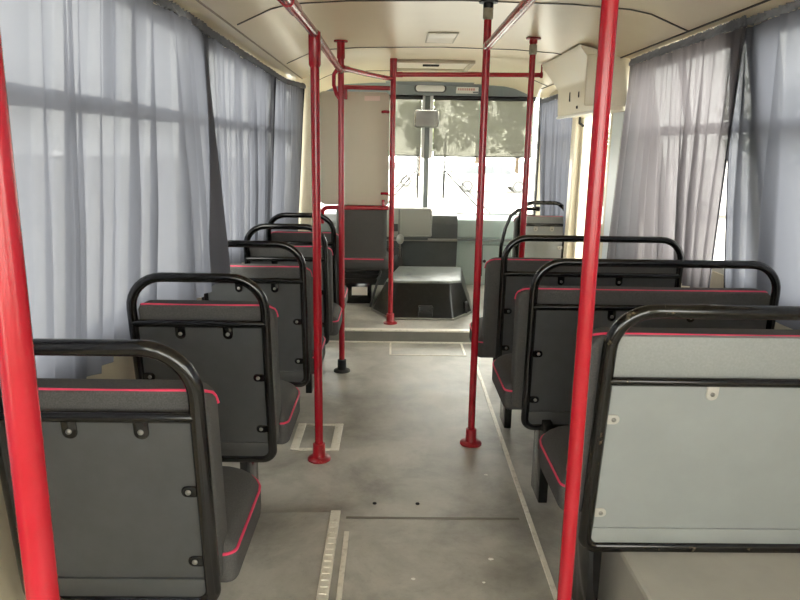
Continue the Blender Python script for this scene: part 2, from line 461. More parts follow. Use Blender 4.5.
# white housing over the door
t = thing('door_mechanism_housing', 'cream metal housing with round holes above the side door', 'housing', (0, 0, 0))
pf = [(1.02, 1.945), (1.03, 1.925), (1.13, 1.80), (1.145, 1.77), (1.15, 1.615), (1.158, 1.60), (1.36, 1.60), (1.36, 1.86)]
bm = B(); add_hexa(bm, [(x, 3.955, z) for x, z in pf], [(x, 4.95, z) for x, z in pf])
obj('cover', bm, 'cream', t)
bm = B(); add_box(bm, 1.143, 1.168, 3.96, 4.95, 1.588, 1.604, .004)
obj('bottom_lip', bm, 'white', t)
bm = B(); add_box(bm, 1.06, 1.30, 3.94, 3.958, 1.62, 1.895, .01)
obj('end_panel', bm, 'cream', t)
for y, z, h in ((4.62, 1.715, .03), (4.40, 1.715, .018), (4.43, 1.64, .009)):
    obj('lock_hole', add_box(B(), 1.143, 1.152, y-.011, y+.011, z-h, z+h, .004), 'dark', t)

# left partition pillar behind the driver
bm = B(); add_box(bm, -.74, -.585, 5.36, 5.44, .085, 1.90, .02)
struct('trim_%d' % n, bm, 'cream'); n += 1
# wheel arch box on the right
struct('wheel_arch', add_box(B(), .665, 1.49, .35, 1.98, -.02, .265, .012), 'arch')

# ------------------------------------------------------------------ curtains
def curtain(name, label, top, bot, nf, amp, seed, m='curtain', inward=1, hems=(True, True), zjit=.015, flap=0):
    """top/bot: two or more (x,y,z) points; folds push along x towards the aisle (inward = +1 left wall, -1 right wall)"""
    rnd = random.Random(seed)
    root = thing(name, label, 'curtain', ((top[0][0]+top[-1][0])/2, (top[0][1]+top[-1][1])/2, top[0][2]), 'curtains along the windows')
    off = Vector(root.location)
    def along(pl, u):
        s = u*(len(pl)-1); i = min(int(s), len(pl)-2); f = s-i
        return Vector(pl[i]).lerp(Vector(pl[i+1]), f)
    ph = [rnd.uniform(0, 6.28) for _ in range(6)]
    Lt = sum((Vector(top[i+1])-Vector(top[i])).length for i in range(len(top)-1))
    # irregular pleats: centre, half width (fraction of the length), depth, drift, strength of the overlap
    pl_ = []; u = rnd.uniform(.01, .03)
    while u < (.985 if not flap else .925):
        hwid = rnd.uniform(.014, .030)/Lt
        pl_.append((u, hwid, rnd.uniform(.9, 2.1)*amp, rnd.uniform(-.5, .9)*.05/Lt, rnd.uniform(.35, .8)))
        u += max(rnd.choice((.32, .45, .7, 1.0, 1.3))/nf*rnd.uniform(.8, 1.2), 2.6*hwid)
    us = [0.0]
    for (c, hw_, *_r) in pl_:
        for q in range(-7, 8):
            uu = c+hw_*1.5*q/7
            if us[-1]+1e-5 < uu < 1: us.append(uu)
    for k in range(int(nf*5)): us.append((k+.5)/(nf*5))
    us.append(1.0); us = sorted(us)
    nv = 26
    vs = [.02+.98*(j/nv)**1.25 for j in range(nv+1)]
    def pt(u, v):
        dx = 0; du = 0
        for c, hw_, d, dr_, k in pl_:
            q = (u-c)/(hw_*1.5); d = d*min(1, min(c, 1-c)*Lt/.16+.15)
            if abs(q) < 1:
                g = (1-q*q)**2
                dx += d*g*(.25+.75*min(1, v*1.6))
                du += -hw_*1.5*k*math.sin(PI*q)/PI*(.35+.65*min(1, v*2.5))*(1-q*q)
            w_ = max(0, 1-abs(u-c)*Lt/.10); du += dr_*v*w_
        dx += amp*.35*math.sin(2*PI*nf*.33*u+ph[0]+.6*v)+amp*.16*math.sin(2*PI*nf*.9*u+ph[1]-.8*v)
        if v < .2: dx += .004*math.sin(2*PI*nf*2.7*u+ph[3])*(1-v*5)
        edge = min(1, u*14, (1-u)*14); du *= edge
        uu = max(0, min(1, u+du))
        p = along(top, uu).lerp(along(bot, uu), v)+Vector((inward*dx, 0, 0))
        if v > .9: p.z += zjit*math.sin(7*u+ph[1])*(v-.9)*10
        return p-off
    def grid(us, vs, dx=0):
        bm = B()
        G = [[bm.verts.new(pt(u, v)+Vector((inward*dx, 0, 0))) for u in us] for v in vs]
        for a, b in zip(G, G[1:]):
            for i in range(len(us)-1): bm.faces.new((a[i], a[i+1], b[i+1], b[i]))
        return bm
    obj('fabric', grid(us, vs), m, root)
    # heading: gathered tape with a small frill
    bm = B(); k = int(nf*32); rows = []
    for j in range(4):
        row = []
        for i in range(k+1):
            u = i/k; p = along(top, u)-off
            p = p+Vector((inward*(.006+.007*math.sin(2*PI*nf*4*u+j)+.004*math.sin(2*PI*nf*9.3*u)), 0, .010-.011*j+.003*math.sin(2*PI*nf*5.1*u)))
            row.append(bm.verts.new(p))
        rows.append(row)
    for a, b in zip(rows, rows[1:]):
        for i in range(k): bm.faces.new((a[i], a[i+1], b[i+1], b[i]))
    obj('heading_tape', bm, 'tape', root)
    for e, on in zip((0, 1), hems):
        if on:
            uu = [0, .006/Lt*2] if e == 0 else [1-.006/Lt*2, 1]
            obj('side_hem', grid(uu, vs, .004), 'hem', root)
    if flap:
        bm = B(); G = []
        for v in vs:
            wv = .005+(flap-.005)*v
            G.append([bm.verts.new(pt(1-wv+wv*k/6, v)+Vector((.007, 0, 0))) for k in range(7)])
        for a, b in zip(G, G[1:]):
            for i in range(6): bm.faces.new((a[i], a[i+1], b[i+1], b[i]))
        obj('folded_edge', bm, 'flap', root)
    return root

# left wall
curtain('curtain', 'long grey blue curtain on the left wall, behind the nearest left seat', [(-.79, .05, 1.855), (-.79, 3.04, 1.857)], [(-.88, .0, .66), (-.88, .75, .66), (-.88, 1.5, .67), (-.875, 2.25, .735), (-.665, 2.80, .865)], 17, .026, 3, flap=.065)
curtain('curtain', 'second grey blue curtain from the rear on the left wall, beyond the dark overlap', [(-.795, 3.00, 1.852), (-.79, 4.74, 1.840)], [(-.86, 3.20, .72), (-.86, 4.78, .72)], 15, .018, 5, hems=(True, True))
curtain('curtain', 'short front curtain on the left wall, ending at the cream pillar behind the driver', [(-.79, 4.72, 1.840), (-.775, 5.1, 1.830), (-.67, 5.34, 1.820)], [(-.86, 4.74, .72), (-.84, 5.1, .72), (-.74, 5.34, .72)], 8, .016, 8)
# right wall
curtain('curtain', 'mauve grey curtain on the right wall, between the door and the next curtain', [(1.295, 2.66, 1.860), (1.30, 3.925, 1.857)], [(1.55, 3.24, .72), (1.52, 3.6, .72), (1.29, 4.03, .72)], 12, .020, 11, 'curtainwarm', -1)
curtain('curtain', 'nearest right curtain, grey blue, hanging past the photo edge', [(1.325, .05, 1.862), (1.325, 2.85, 1.864)], [(1.565, .05, .72), (1.565, 3.12, .72)], 15, .026, 15, 'curtain', -1)
curtain('curtain', 'grey curtain at the front right window, beyond the door and the grey seat', [(1.32, 5.12, 1.80), (1.32, 6.38, 1.80)], [(1.36, 5.12, .74), (1.36, 6.25, .74)], 10, .018, 21, 'curtain', -1)
def rod(label, pts, n_clip):
    t = thing('curtain_rail', label, 'curtain rail', pts[0])
    o = Vector(pts[0])
    obj('rod', add_tube(B(), [Vector(p)-o for p in pts], .006, 8), 'frame', t)
    a, b = Vector(pts[0]), Vector(pts[1])
    for i in range(n_clip):
        p = a.lerp(b, (i+.5)/n_clip)-o; s = -1 if pts[0][0] < 0 else 1
        obj('bracket', add_box(B(), min(p.x, p.x+s*.03)-.002, max(p.x, p.x+s*.03)+.002, p.y-.008, p.y+.008, p.z-.008, p.z+.022, .002), 'frame', t)
rod('thin dark curtain rail along the top of the left wall', [(-.803, .0, 1.852), (-.803, 5.0, 1.836), (-.69, 5.35, 1.818)], 4)
rod('thin dark curtain rail along the top of the right wall behind the rear seats', [(1.34, .0, 1.860), (1.34, 3.77, 1.857)], 3)
rod('short curtain rail above the front right window beyond the door', [(1.334, 5.09, 1.795), (1.334, 6.42, 1.795)], 2)

# ------------------------------------------------------------------ passenger seats
H = .975
def seat(name, label, x0, x1, y, ov=.04, legs=((.08, .20),), z0=0, grey=False, group=None, ztop=0, panelmat=None, far_ov=.01, LEAN=.13, LO=.33, front_piping=False, ZC=.803, ZT=.868, TABS=(.62, .235), H=H, r=.0155):
    """x0..x1 tube centres, y of the handle; ov = how far the cushions pass the tube on the aisle side"""
    cx = (x0+x1)/2; W = x1-x0; hw = W/2
    t = thing(name, label, 'bus seat', (cx, y, z0), group)
    D = z0
    aisle = 1 if cx < 0.3 else -1
    fm = 'blackworn' if grey else 'black'
    lo = LO-D; hi = H-D
    o = [(p, 0, q) for p, q in rrect(-hw, hw, lo, hi, .105, .035, 8)]
    obj('frame', shear(add_tube(B(), o, r, 14, closed=True), LEAN, hi), fm, t)
    zc = ZC-D
    obj('crossbar', shear(add_tube(B(), [(-hw, -.004, zc), (-hw*.3, -.004, zc), (hw*.3, -.004, zc), (hw, -.004, zc)], .0125, 12), LEAN, hi), fm, t)
    xa = -hw+.012; xb = hw-.012
    bm = B(); add_box(bm, xa, xb, .0, .012, lo+.062, zc-.005); add_box(bm, xa, xb, -.008, .006, lo+.010, lo+.064, .002)
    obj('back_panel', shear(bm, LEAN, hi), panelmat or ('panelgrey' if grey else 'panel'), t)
    # fixing tabs with their bolts
    spots = [(-hw+W*f, zc-.034, 'v') for f in ((.35, .71) if W < .6 else (.33, .66))]
    for s in (-1, 1):
        for f in TABS: spots.append((s*(hw-.034), lo+f*(zc-lo), 'h'))
    for x, z, d in spots:
        bm = B()
        if d == 'v': add_pad(bm, x-.016, x+.016, z-.018, z+.026, .002, .015, -.006, .0, .002, n=4, layers=1)
        else:
            s = 1 if x > 0 else -1
            a, b = sorted((x-s*.016, x+s*.024))
            add_pad(bm, a, b, z-.014, z+.014, .013, .013, -.006, .0, .002, n=4, layers=1)
        k = obj('fixing_tab', shear(bm, LEAN, hi), 'tabgrey' if grey else 'black', t)
        bm = B(); add_lathe(bm, [(.0062, 0), (.0062, .004), (.0035, .006)], 12)
        bmesh.ops.rotate(bm, verts=bm.verts, cent=(0, 0, 0), matrix=Matrix.Rotation(PI/2, 3, 'X'))
        bmesh.ops.translate(bm, verts=bm.verts, vec=(x, -.005, z))
        obj('bolt', shear(bm, LEAN, hi), 'bolt', k)
    # cushions; aisle side overhangs the tube
    bx0 = -hw-(ov if aisle < 0 else far_ov); bx1 = hw+(ov if aisle > 0 else far_ov)
    zt = ZT-D
    bm = B(); add_pad(bm, bx0, bx1, .375-D, zt, .05, .03, .018, .118, .032, back_rim=.010, crown=.012)
    bc = obj('backrest', shear(bm, LEAN, hi), 'fabric', t)
    if grey:
        bm = B(); add_box(bm, xa-.005, xb+.005, .004, .028, zc, zt-.001, .006)
        obj('back_strip', shear(bm, LEAN, hi), 'fabricgrey', bc)
    yr, yf = .026, .092
    po = [(bx0-.001, yf, zt-.055), (bx0+.002, yf*.92+yr*.08, zt-.036), (bx0+.006, yf*.8+yr*.2, zt-.024), (bx0+.018, yr+.02, zt-.008), (bx0+.036, yr, zt-.0005)]
    po = po+[(bx0+W*i/8+.036+(ov+far_ov-.072)*i/8, yr, zt+.0005-.003*math.sin(PI*i/8)) for i in range(1, 8)]+[(bx0+bx1-p, q, r_) for p, q, r_ in reversed(po)]
    if front_piping:
        po = [(bx0-.001, yf+.004, .45-D)]+po+[(bx1+.001, yf+.004, .45-D)]
    bm = B(); add_tube(bm, po, .0036, 8)
    obj('piping', shear(bm, LEAN, hi), 'piping', bc)
    yb = LEAN*(H-.40)+.03
    bm = B(); add_pad(bm, bx0-(.03 if aisle < 0 else .005), bx1+(.03 if aisle > 0 else .005), yb, .52, .13, .03, .365-D, .478-D, .045, plane='xy', back_rim=.02, crown=.012)
    sc = obj('seat_cushion', bm, 'fabric', t)
    po = rrect(bx0-(.028 if aisle < 0 else .005), bx1+(.028 if aisle > 0 else .005), yb-.001, .518, .13, .03, 6)
    bm = B(); add_tube(bm, [(p, q, .449-D) for p, q in po], .0038, 6, closed=True)
    obj('piping', bm, 'piping', sc)
    bm = B(); add_box(bm, -hw+.01, hw-.01, .125, .47, .325-D, .370-D, .006)
    obj('seat_pan', bm, 'blackplastic', t)
    for lx, ly in legs:
        bm = B(); add_box(bm, lx-.018, lx+.018, ly, ly+.15, ztop, .345-D, .003)
        obj('leg', bm, 'black', t)
    # wall fixing bracket
    s = -aisle
    g = 'single seats' if W < .6 else 'double seats'
    return t

SL, SR = 'single seats along the left side', 'double seats along the right side'
seat('passenger_seat', 'nearest single black framed seat on the left, standing on the low platform', -.82, -.402, 1.335, .018, ((.08, .24),), grey=False, r=.018, LEAN=.11, LO=.345, ZC=.82, ZT=.872, group=SL, ztop=.042)
seat('passenger_seat', 'second single seat from the rear on the left, beside the long curtain', -.818, -.398, 2.095, .022, ((.085, .20),), group=SL, ZC=.822, ZT=.880)
seat('passenger_seat', 'third single seat from the rear on the left, just left of a flanged red pole', -.80, -.375, 2.85, .025, ((.085, .20),), group=SL, ZC=.815, ZT=.874)
seat('passenger_seat', 'fourth single seat from the rear on the left, partly behind the red pole', -.75, -.345, 3.50, .03, ((.085, .20),), group=SL)
seat('passenger_seat', 'front most single seat on the left, before the beige divider', -.74, -.35, 4.09, .03, ((.085, .20),), group=SL)
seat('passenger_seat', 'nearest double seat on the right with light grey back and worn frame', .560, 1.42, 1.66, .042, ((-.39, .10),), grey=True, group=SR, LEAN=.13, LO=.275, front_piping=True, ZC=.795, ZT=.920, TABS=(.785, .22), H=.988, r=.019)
seat('passenger_seat', 'middle double seat on the right with dark back, behind the grey backed one', .532, 1.44, 2.485, .05, ((-.37, .0), (.36, .0)), group=SR, LEAN=.055, LO=.312)
seat('passenger_seat', 'third double seat on the right, next to the door, dark back', .53, 1.365, 3.17, .075, ((-.35, .06), (.34, .06)), group=SR, LEAN=.06, LO=.318)
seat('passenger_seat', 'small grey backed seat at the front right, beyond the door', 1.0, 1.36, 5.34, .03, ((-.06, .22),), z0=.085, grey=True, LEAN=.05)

# ------------------------------------------------------------------ red poles and rails
def flange(c=.05, h=.07, r=.0155):
    return [(c, 0), (c, .006), (c*.92, .011), (r+.012, .016), (r+.010, .02), (r+.009, h), (r+.001, h+.004)]
def pole(label, x, y, z0, z1, r=.0155, base='red', top=None, sleeve=False):
    t = thing('grab_pole', label, 'grab pole', (x, y, z0))
    L = z1-z0
    obj('tube', add_tube(B(), [(0, 0, .003), (0, 0, L*.5), (0, 0, L)], r, 20), 'red', t)
    if base: obj('base_flange', add_lathe(B(), flange(.052, .075, r), 28), 'redworn' if base == 'red' else base, t)
    if top:
        n_ = .022 if top in ('blackplastic', 'redworn') else .09
        bm = B(); add_lathe(bm, [(r+.001, L-n_-.01), (r+.005, L-n_-.005), (r+.005, L-.010), (.040, L-.008), (.040, L-.001)], 24)
        obj('ceiling_flange', bm, top, t)
    if sleeve: obj('sleeve', add_lathe(B(), [(r+.001, L-.12), (r+.006, L-.11), (r+.006, L+.012), (r-.004, L+.02)], 20), 'red', t)
    return t
pole('nearest red pole at the left edge of the photo, before the first seat', -.352, .62, .042, 1.985-.02, .0155, 'red', 'red')
pole('nearest red pole on the right, in front of the grey backed seat', .383, 1.30, 0, 1.983, .0155, 'red', 'red')
pole('red pole on the left aisle beside the floor hatch, with flange base', -.315, 2.861, 0, 1.805, .0185, 'red', None, True)
p3 = pole('thin red pole with dark base beside the left front seats', -.303, 4.105, 0, ceil_z(-.303)-.002, .0178, 'rubber', 'red')
pc = pole('red pole on the raised floor left of the engine cover, holding the divider', -.004, 4.985, .0855, 1.972, .0190, 'red', None, True)
p5 = pole('red pole standing mid aisle on the right with flange base', .390, 3.045, 0, 1.980, .0162, 'red', 'blackplastic')
obj('tape_wrap', add_lathe(B(), [(.0165, 1.905), (.0212, 1.91), (.0212, 1.945), (.0222, 1.95)], 18), 'collar', p5)
p6 = pole('red pole by the side door, standing behind the third double seat', .760, 3.95, 0, ceil_z(.76)-.002, .0168, 'red', 'redworn')
obj('tape_wrap', add_lathe(B(), [(.0170, 1.885), (.0212, 1.89), (.0212, 1.935), (.017, 1.94)], 18), 'collar', p6)

def rail(label, pts, r=.0145, extra=None):
    t = thing('handrail', label, 'handrail', pts[0]); o = Vector(pts[0])
    obj('tube', add_tube(B(), [Vector(p)-o for p in pts], r, 16), 'red', t)
    for e in (extra or []):
        obj(e[0], add_tube(B(), [Vector(p)-o for p in e[1]], e[2], 16), 'red', t)
    return t
rail('long red overhead handrail above the left seats', [(-.352, .62, 1.80), (-.325, 2.0, 1.805), (-.315, 2.861, 1.812), (-.305, 4.09, 1.800)], .0175,
     [('collar', [(-.322, 2.20, 1.806), (-.320, 2.36, 1.808)], .022), ('ceiling_strut', [(-.322, 2.28, 1.807), (-.40, 2.22, 1.87), (-.50, 2.14, 1.938)], .020),
      ('collar', [(-.307, 3.99, 1.801), (-.305, 4.085, 1.800)], .0205), ('bracket', [(-.312, 3.98, 1.80), (-.338, 4.04, 1.775), (-.342, 4.08, 1.72), (-.328, 4.095, 1.67), (-.306, 4.10, 1.64)], .011)])
rail('red overhead handrail above the right aisle edge', [(.383, 1.32, 1.802), (.388, 2.2, 1.80), (.390, 3.03, 1.798)], .0165, [('collar', [(.390, 2.96, 1.798), (.390, 3.028, 1.798)], .0185)])
rail('short slanting red handrail between the two front left poles', [(-.298, 4.118, 1.818), (-.16, 4.55, 1.828), (-.024, 4.968, 1.842)], .0155, [('collar', [(-.296, 4.122, 1.818), (-.27, 4.20, 1.820)], .018)])
rail('red crossrail under the ceiling from the divider pole to the door side', [(-.003, 4.985, 1.872), (.5, 4.985, 1.879), (1.03, 4.985, 1.885)], .0158, [('collar', [(.0, 4.985, 1.872), (.06, 4.985, 1.873)], .0185), ('end_cap', [(1.02, 4.985, 1.885), (1.035, 4.985, 1.885)], .021), ('hanger', [(1.028, 4.985, 1.886), (1.028, 4.985, 1.955)], .006)])

# beige divider with its red holding tubes
t = thing('divider_panel', 'beige board divider behind the driver, held by two red tubes', 'divider', (-.25, 5.01, 1.35))
bm = B(); add_pad(bm, -.275, .222, -.385, .405, .03, .04, .0, .016, .004, n=5, layers=2)
obj('board', bm, 'beige', t)
obj('upper_tube', add_tube(B(), [(.225, -.025, .430), (0, -.025, .432), (-.13, -.025, .432)], .0152, 14), 'red', t)
bend = [(.225, -.025, -.402), (0, -.025, -.403), (-.20, -.025, -.403), (-.235, -.025, -.409), (-.252, -.025, -.425), (-.258, -.025, -.45), (-.258, -.025, -.52)]
obj('lower_tube', add_tube(B(), bend, .0158, 14), 'red', t)
for x, z0, z1 in ((-.085, .35, .435), (.185, -.41, -.345), (-.13, -.41, -.345)):
    obj('clip', add_box(B(), x-.011, x+.011, -.032, .0005, z0, z1, .004), 'red', t)
for z in (.27, -.30):
    obj('side_hook', add_tube(B(), [(.222, -.03, z), (.19, -.022, z+.002), (.17, -.008, z)], .010, 10), 'red', t)
obj('sticker', add_box(B(), .045, .155, -.002, .0005, .345, .378), 'sticker', t)

# ------------------------------------------------------------------ floor fittings
t = thing('floor_hatch', 'small square floor hatch with pale metal strips, beside the left red pole', 'floor hatch', (-.345, 3.09, 0))
bm = B(); add_box(bm, -.10, .10, -.125, .14, -.002, .004); obj('lid', bm, 'floor', t)
for x0, x1, y0, y1 in ((-.115, -.075, -.14, .16), (.072, .112, -.14, .16)):
    bm = B(); add_box(bm, x0, x1, y0, y1, .0, .009, .002)
    for k in range(4): add_lathe(bm, [(.004, .009), (.004, .0105)], 8, ((x0+x1)/2, y0+.03+k*.08, 0))
    obj('strip', bm, 'alu', t)
for y in (-.135, .152): obj('strip', add_box(B(), -.075, .072, y-.008, y+.008, .0, .007, .001), 'alu', t)
t = thing('floor_hatch', 'flat rectangular floor hatch just before the front step', 'floor hatch', (.255, 4.60, 0))
obj('lid', add_box(B(), -.25, .25, -.135, .135, -.002, .002), 'floor', t)
bm = B()
add_box(bm, -.262, -.248, -.15, .15, 0, .004); add_box(bm, .248, .262, -.15, .15, 0, .004)
add_box(bm, -.248, .248, -.15, -.138, 0, .004); add_box(bm, -.248, .248, .138, .15, 0, .004)
obj('rim', bm, 'alu', t)
for i, (x, y, s, lab) in enumerate(((.085, 1.985, .008, 'crumb sized white scrap near the middle of the aisle floor'), (.355, 2.10, .011, 'pale scrap of paper on the aisle floor near the right strip'), (.315, 1.97, .007, 'tiny white scrap on the aisle floor, nearest to the right pole'), (.42, 2.72, .010, 'pale scrap lying on the floor close to the right metal strip'))):
    bm = B(); bmesh.ops.create_icosphere(bm, subdivisions=1, radius=s)
    rr = random.Random(i)
    for v in bm.verts: v.co = Vector((v.co.x*rr.uniform(.6, 1.3), v.co.y*rr.uniform(.5, 1.0), max(0, v.co.z)*.4))
    tag(obj('litter_scrap', bm, 'paper', None, False, (x, y, 0.0005)), lab, 'litter')
for x, y, lab in ((-.055, 2.47, 'dark stud head in the floor, left of the seam middle'), (.115, 2.47, 'dark stud head in the floor, right of the seam middle')):
    bm = B(); add_lathe(bm, [(.008, 0), (.008, .003), (.004, .005)], 12)
    tag(obj('floor_stud', bm, 'rubber', None, True, (x, y, 0)), lab, 'stud')

# ------------------------------------------------------------------ front of the bus
# engine cover
t = thing('engine_cover', 'dark engine cover with worn grey top on the raised floor', 'engine cover', (.25, 5.6, .085))
def P_(x, y, z): return (x-.25, y-5.6, z-.085)
lo = [(.0, 5.095), (.48, 5.095), (.655, 5.36), (.70, 6.04), (-.10, 6.04), (-.155, 5.40)]
hi = [(.055, 5.25), (.455, 5.25), (.555, 5.30), (.62, 5.94), (.06, 5.94), (-.045, 5.30)]
bm = B(); add_hexa(bm, [P_(x, y, .0865) for x, y in lo], [P_(x, y, .345) for x, y in hi])
es = [e for e in bm.edges]
bmesh.ops.bevel(bm, geom=es, offset=.012, segments=2, profile=.5, affect='EDGES')
obj('body', bm, 'leather', t)
def ins(p, f): return (.30+(p[0]-.30)*f, 5.7+(p[1]-5.7)*f)
bm = B(); add_hexa(bm, [P_(*ins(p, 1.0), .342) for p in hi], [P_(*ins(p, .97), .360) for p in hi])
bmesh.ops.bevel(bm, geom=list(bm.edges), offset=.007, segments=2, profile=.5, affect='EDGES')
obj('top_pad', bm, 'covertop', t)
bm = B()
ring = [P_(x, y, .095) for x, y in lo]
add_tube(bm, ring, .008, 8, closed=True); obj('bottom_rim', bm, 'riser', t)
bm = B(); add_box(bm, -.055, .055, -.022, .012, -.052, .035, .006); 
latch = obj('latch', bm, 'blackplastic', t, True, P_(.265, 5.118, .16))
obj('handle', add_tube(B(), [(-.05, -.026, .028), (-.05, -.03, -.01), (.05, -.03, -.01), (.05, -.026, .028)], .008, 8), 'blackplastic', latch)
bm = B(); add_box(bm, -.012, .012, -.02, .012, -.05, .04, .004)
obj('side_latch', bm, 'blackplastic', t, True, P_(.595, 5.275, .155))

# driver's seat
t = thing('driver_seat', 'charcoal high backed driver seat on a bellows base behind the divider', 'driver seat', (-.255, 5.62, .085))
bm = B(); add_pad(bm, -.205, .212, .345, .895, .12, .09, -.02, .10, .055, back_rim=.04, crown=.01); obj('backrest', shear(bm, .05, .9), 'fabric', t)
bm = B(); add_pad(bm, -.22, .235, -.02, .47, .08, .05, .285, .405, .05, plane='xy', back_rim=.04); cu = obj('seat_cushion', bm, 'fabric', t)
obj('piping', add_tube(B(), [(x, -.022, .385) for x in (-.17, -.05, .07, .19)], .005, 8), 'piping', cu)
bm = B()
for k, (z0, z1, w) in enumerate(((.255, .29, .20), (.215, .258, .185), (.175, .218, .175))):
    add_hexa(bm, [(-w+.02, .0, z0), (w-.06, .0, z0), (w-.06, .38, z0), (-w+.02, .38, z0)], [(-w-.0, -.015, z1), (w-.03, -.015, z1), (w-.03, .40, z1), (-w, .40, z1)])
obj('bellows', bm, 'blackplastic', t, False)
bm = B(); add_box(bm, -.16, .085, .01, .36, .0015, .18, .008); ba = obj('base', bm, 'black', t)
obj('label', add_box(B(), -.075, .055, .004, .0102, .075, .145), 'paper', ba)
obj('lever', add_tube(B(), [(.15, .10, .30), (.165, -.05, .28), (.12, -.14, .14), (.085, -.15, .012)], .010, 10), 'blackplastic', t)

# dashboard
t = thing('dashboard', 'dark grey moulded dashboard under the windscreen', 'dashboard', (.2, 6.45, .085))
def Q(x, y, z): return (x-.2, y-6.45, z-.085)
pf = [(6.615, .0865), (6.42, .0865), (6.36, .30), (6.35, .52), (6.33, .56), (6.33, .70), (6.37, .765), (6.615, .79)]
bm = B(); add_hexa(bm, [Q(-.80, y, z) for y, z in pf], [Q(.61, y, z) for y, z in pf])
bmesh.ops.bevel(bm, geom=list(bm.edges), offset=.012, segments=2, profile=.5, affect='EDGES')
obj('body', bm, 'dash', t)
obj('ledge_strip', add_box(B(), *[-1.0+.2-.2+.03, .41], -.135, -.105, .445, .470, .006), 'dashgrey', t)
pf2 = [(6.615, .0865), (6.50, .0865), (6.46, .50), (6.44, .53), (6.42, .56), (6.43, .72), (6.615, .76)]
bm = B(); add_hexa(bm, [Q(.612, y, z) for y, z in pf2], [Q(1.40, y, z) for y, z in pf2])
bmesh.ops.bevel(bm, geom=list(bm.edges), offset=.010, segments=2, profile=.5, affect='EDGES')
side = obj('side_panel', bm, 'teal', t); side['label'] = 'pale teal panel right of the dark dashboard'
obj('ledge_strip', add_box(B(), .415, 1.19, -.045, -.02, .440, .462, .005), 'header', t)
bm = B(); 
for x in (.64, .68): pass
add_tube(bm, [(.665, -.005, .10), (.665, .002, .40), (.93, .002, .40), (.93, -.005, .10)], .004, 6)
obj('hatch_seam', bm, 'dash', side); bm = B()
bmesh.ops.create_uvsphere(bm, u_segments=12, v_segments=8, radius=.016)
bmesh.ops.translate(bm, verts=bm.verts, vec=(.685, -.012, .245)); obj('hatch_knob', bm, 'blackplastic', side)
obj('radio_slot', add_box(B(), -.28, -.10, -.115, -.08, .16, .38, .01), 'blackplastic', t)
t = thing('instrument_binnacle', 'grey box shaped instrument binnacle on top of the dashboard', 'binnacle', (.13, 6.22, .58))
bm = B(); add_pad(bm, -.34, .235, .0, .262, .03, .02, 0, .10, .012, n=4, layers=2); obj('shell', bm, 'dashgrey', t)
obj('shell_seam', add_box(B(), -.070, -.063, -.003, .004, .01, .25), 'dash', t)
bm = B(); add_box(bm, -.13, -.075, -.004, .004, .05, .12, .003); obj('switch_plate', bm, 'blackplastic', t)
bm = B(); add_tube(bm, rr_ := [(p, -.002, q) for p, q in rrect(-.05, .222, .012, .25, .03, .02, 4)], .005, 8, closed=True); obj('rim', bm, 'dashgrey', t)
bm = B(); add_box(bm, -.30, .20, .03, .11, -.03, .002, .005); obj('foot', bm, 'dash', t)
t = thing('gear_lever', 'gear lever with pale knob between driver seat and dashboard', 'gear lever', (.075, 6.10, .085))
obj('rod', add_tube(B(), [(-.02, .05, .26), (.0, .02, .36), (.0, .0, .47)], .010, 10), 'chrome', t)
bm = B(); bmesh.ops.create_uvsphere(bm, u_segments=16, v_segments=10, radius=.034)
for v in bm.verts: v.co.z *= 1.35
bmesh.ops.translate(bm, verts=bm.verts, vec=(0, 0, .49)); obj('knob', bm, 'dashgrey', t)
bm = B(); add_lathe(bm, [(.075, .0015), (.07, .06), (.062, .24), (.05, .28), (.03, .33), (.015, .34)], 16, (-.02, .05, 0)); obj('gaiter', bm, 'rubber', t)

# sun films, mirror, header lamp and plate, ceiling vent
def film(label, x0, x1):
    t = thing('sun_blind', label, 'sun blind', ((x0+x1)/2, 6.54, 1.84)); w = (x1-x0)/2
    obj('film', add_box(B(), -w, w, -.0012, .0012, -.535, -.02), 'film', t, False)
    obj('roller', add_tube(B(), [(-w-.01, 0, -.012), (w+.01, 0, -.012)], .020, 14), 'blackplastic', t)
    obj('bottom_bar', add_tube(B(), [(-w, 0, -.537), (w, 0, -.537)], .006, 8), 'frame', t)
film('tinted see through sun blind on the right half of the windscreen', .376, 1.30)
film('tinted see through sun blind on the left half, beside the divider', -.70, .258)
t = thing('rear_view_mirror', 'small rear view mirror on the windscreen centre post', 'mirror', (.30, 6.42, 1.635)); t.rotation_euler.x = .30
bm = B(); add_pad(bm, -.11, .115, -.08, .085, .025, .025, -.012, .012, .006, n=5, layers=2); obj('housing', bm, 'chrome', t)
bm = B(); add_pad(bm, -.098, .103, -.068, .073, .02, .02, -.0135, -.0115, .001, n=5, layers=1); obj('glass', bm, 'mirror', t)
obj('arm', add_tube(B(), [(.01, .01, 0), (.015, .06, .03), (.015, .15, -.02)], .010, 10), 'blackplastic', t)
t = thing('header_lamp', 'oblong pale lamp on the header above the windscreen', 'lamp', (.335, 6.435, 1.9))
bm = B(); add_pad(bm, -.150, .140, -.036, .036, .034, .034, -.016, .03, .005, n=6, layers=2); obj('bezel', bm, 'frame', t)
bm = B(); add_pad(bm, -.135, .125, -.027, .027, .025, .025, -.024, .0, .006, n=6, layers=2); obj('diffuser', bm, 'lamp', t)
t = thing('header_plate', 'small pale printed plate on the header, right of the lamp', 'plate', (.665, 6.44, 1.893))
obj('plate', add_box(B(), -.10, .10, -.012, .03, -.03, .03, .002), 'paper', t)
bm = B(); rr = random.Random(4); x = -.085
while x < .07:
    w = rr.uniform(.008, .016); add_box(bm, x, x+w, -.0135, -.0115, -.006, .014); x += w+.006
obj('print', bm, 'pinkink', t, False)
obj('corner_patch', add_box(B(), .05, .098, -.0135, -.0115, -.028, -.014), 'header', t, False)
t = thing('roof_vent', 'shallow framed roof vent tray in the ceiling, front centre', 'vent', (.27, 5.30, 1.982))
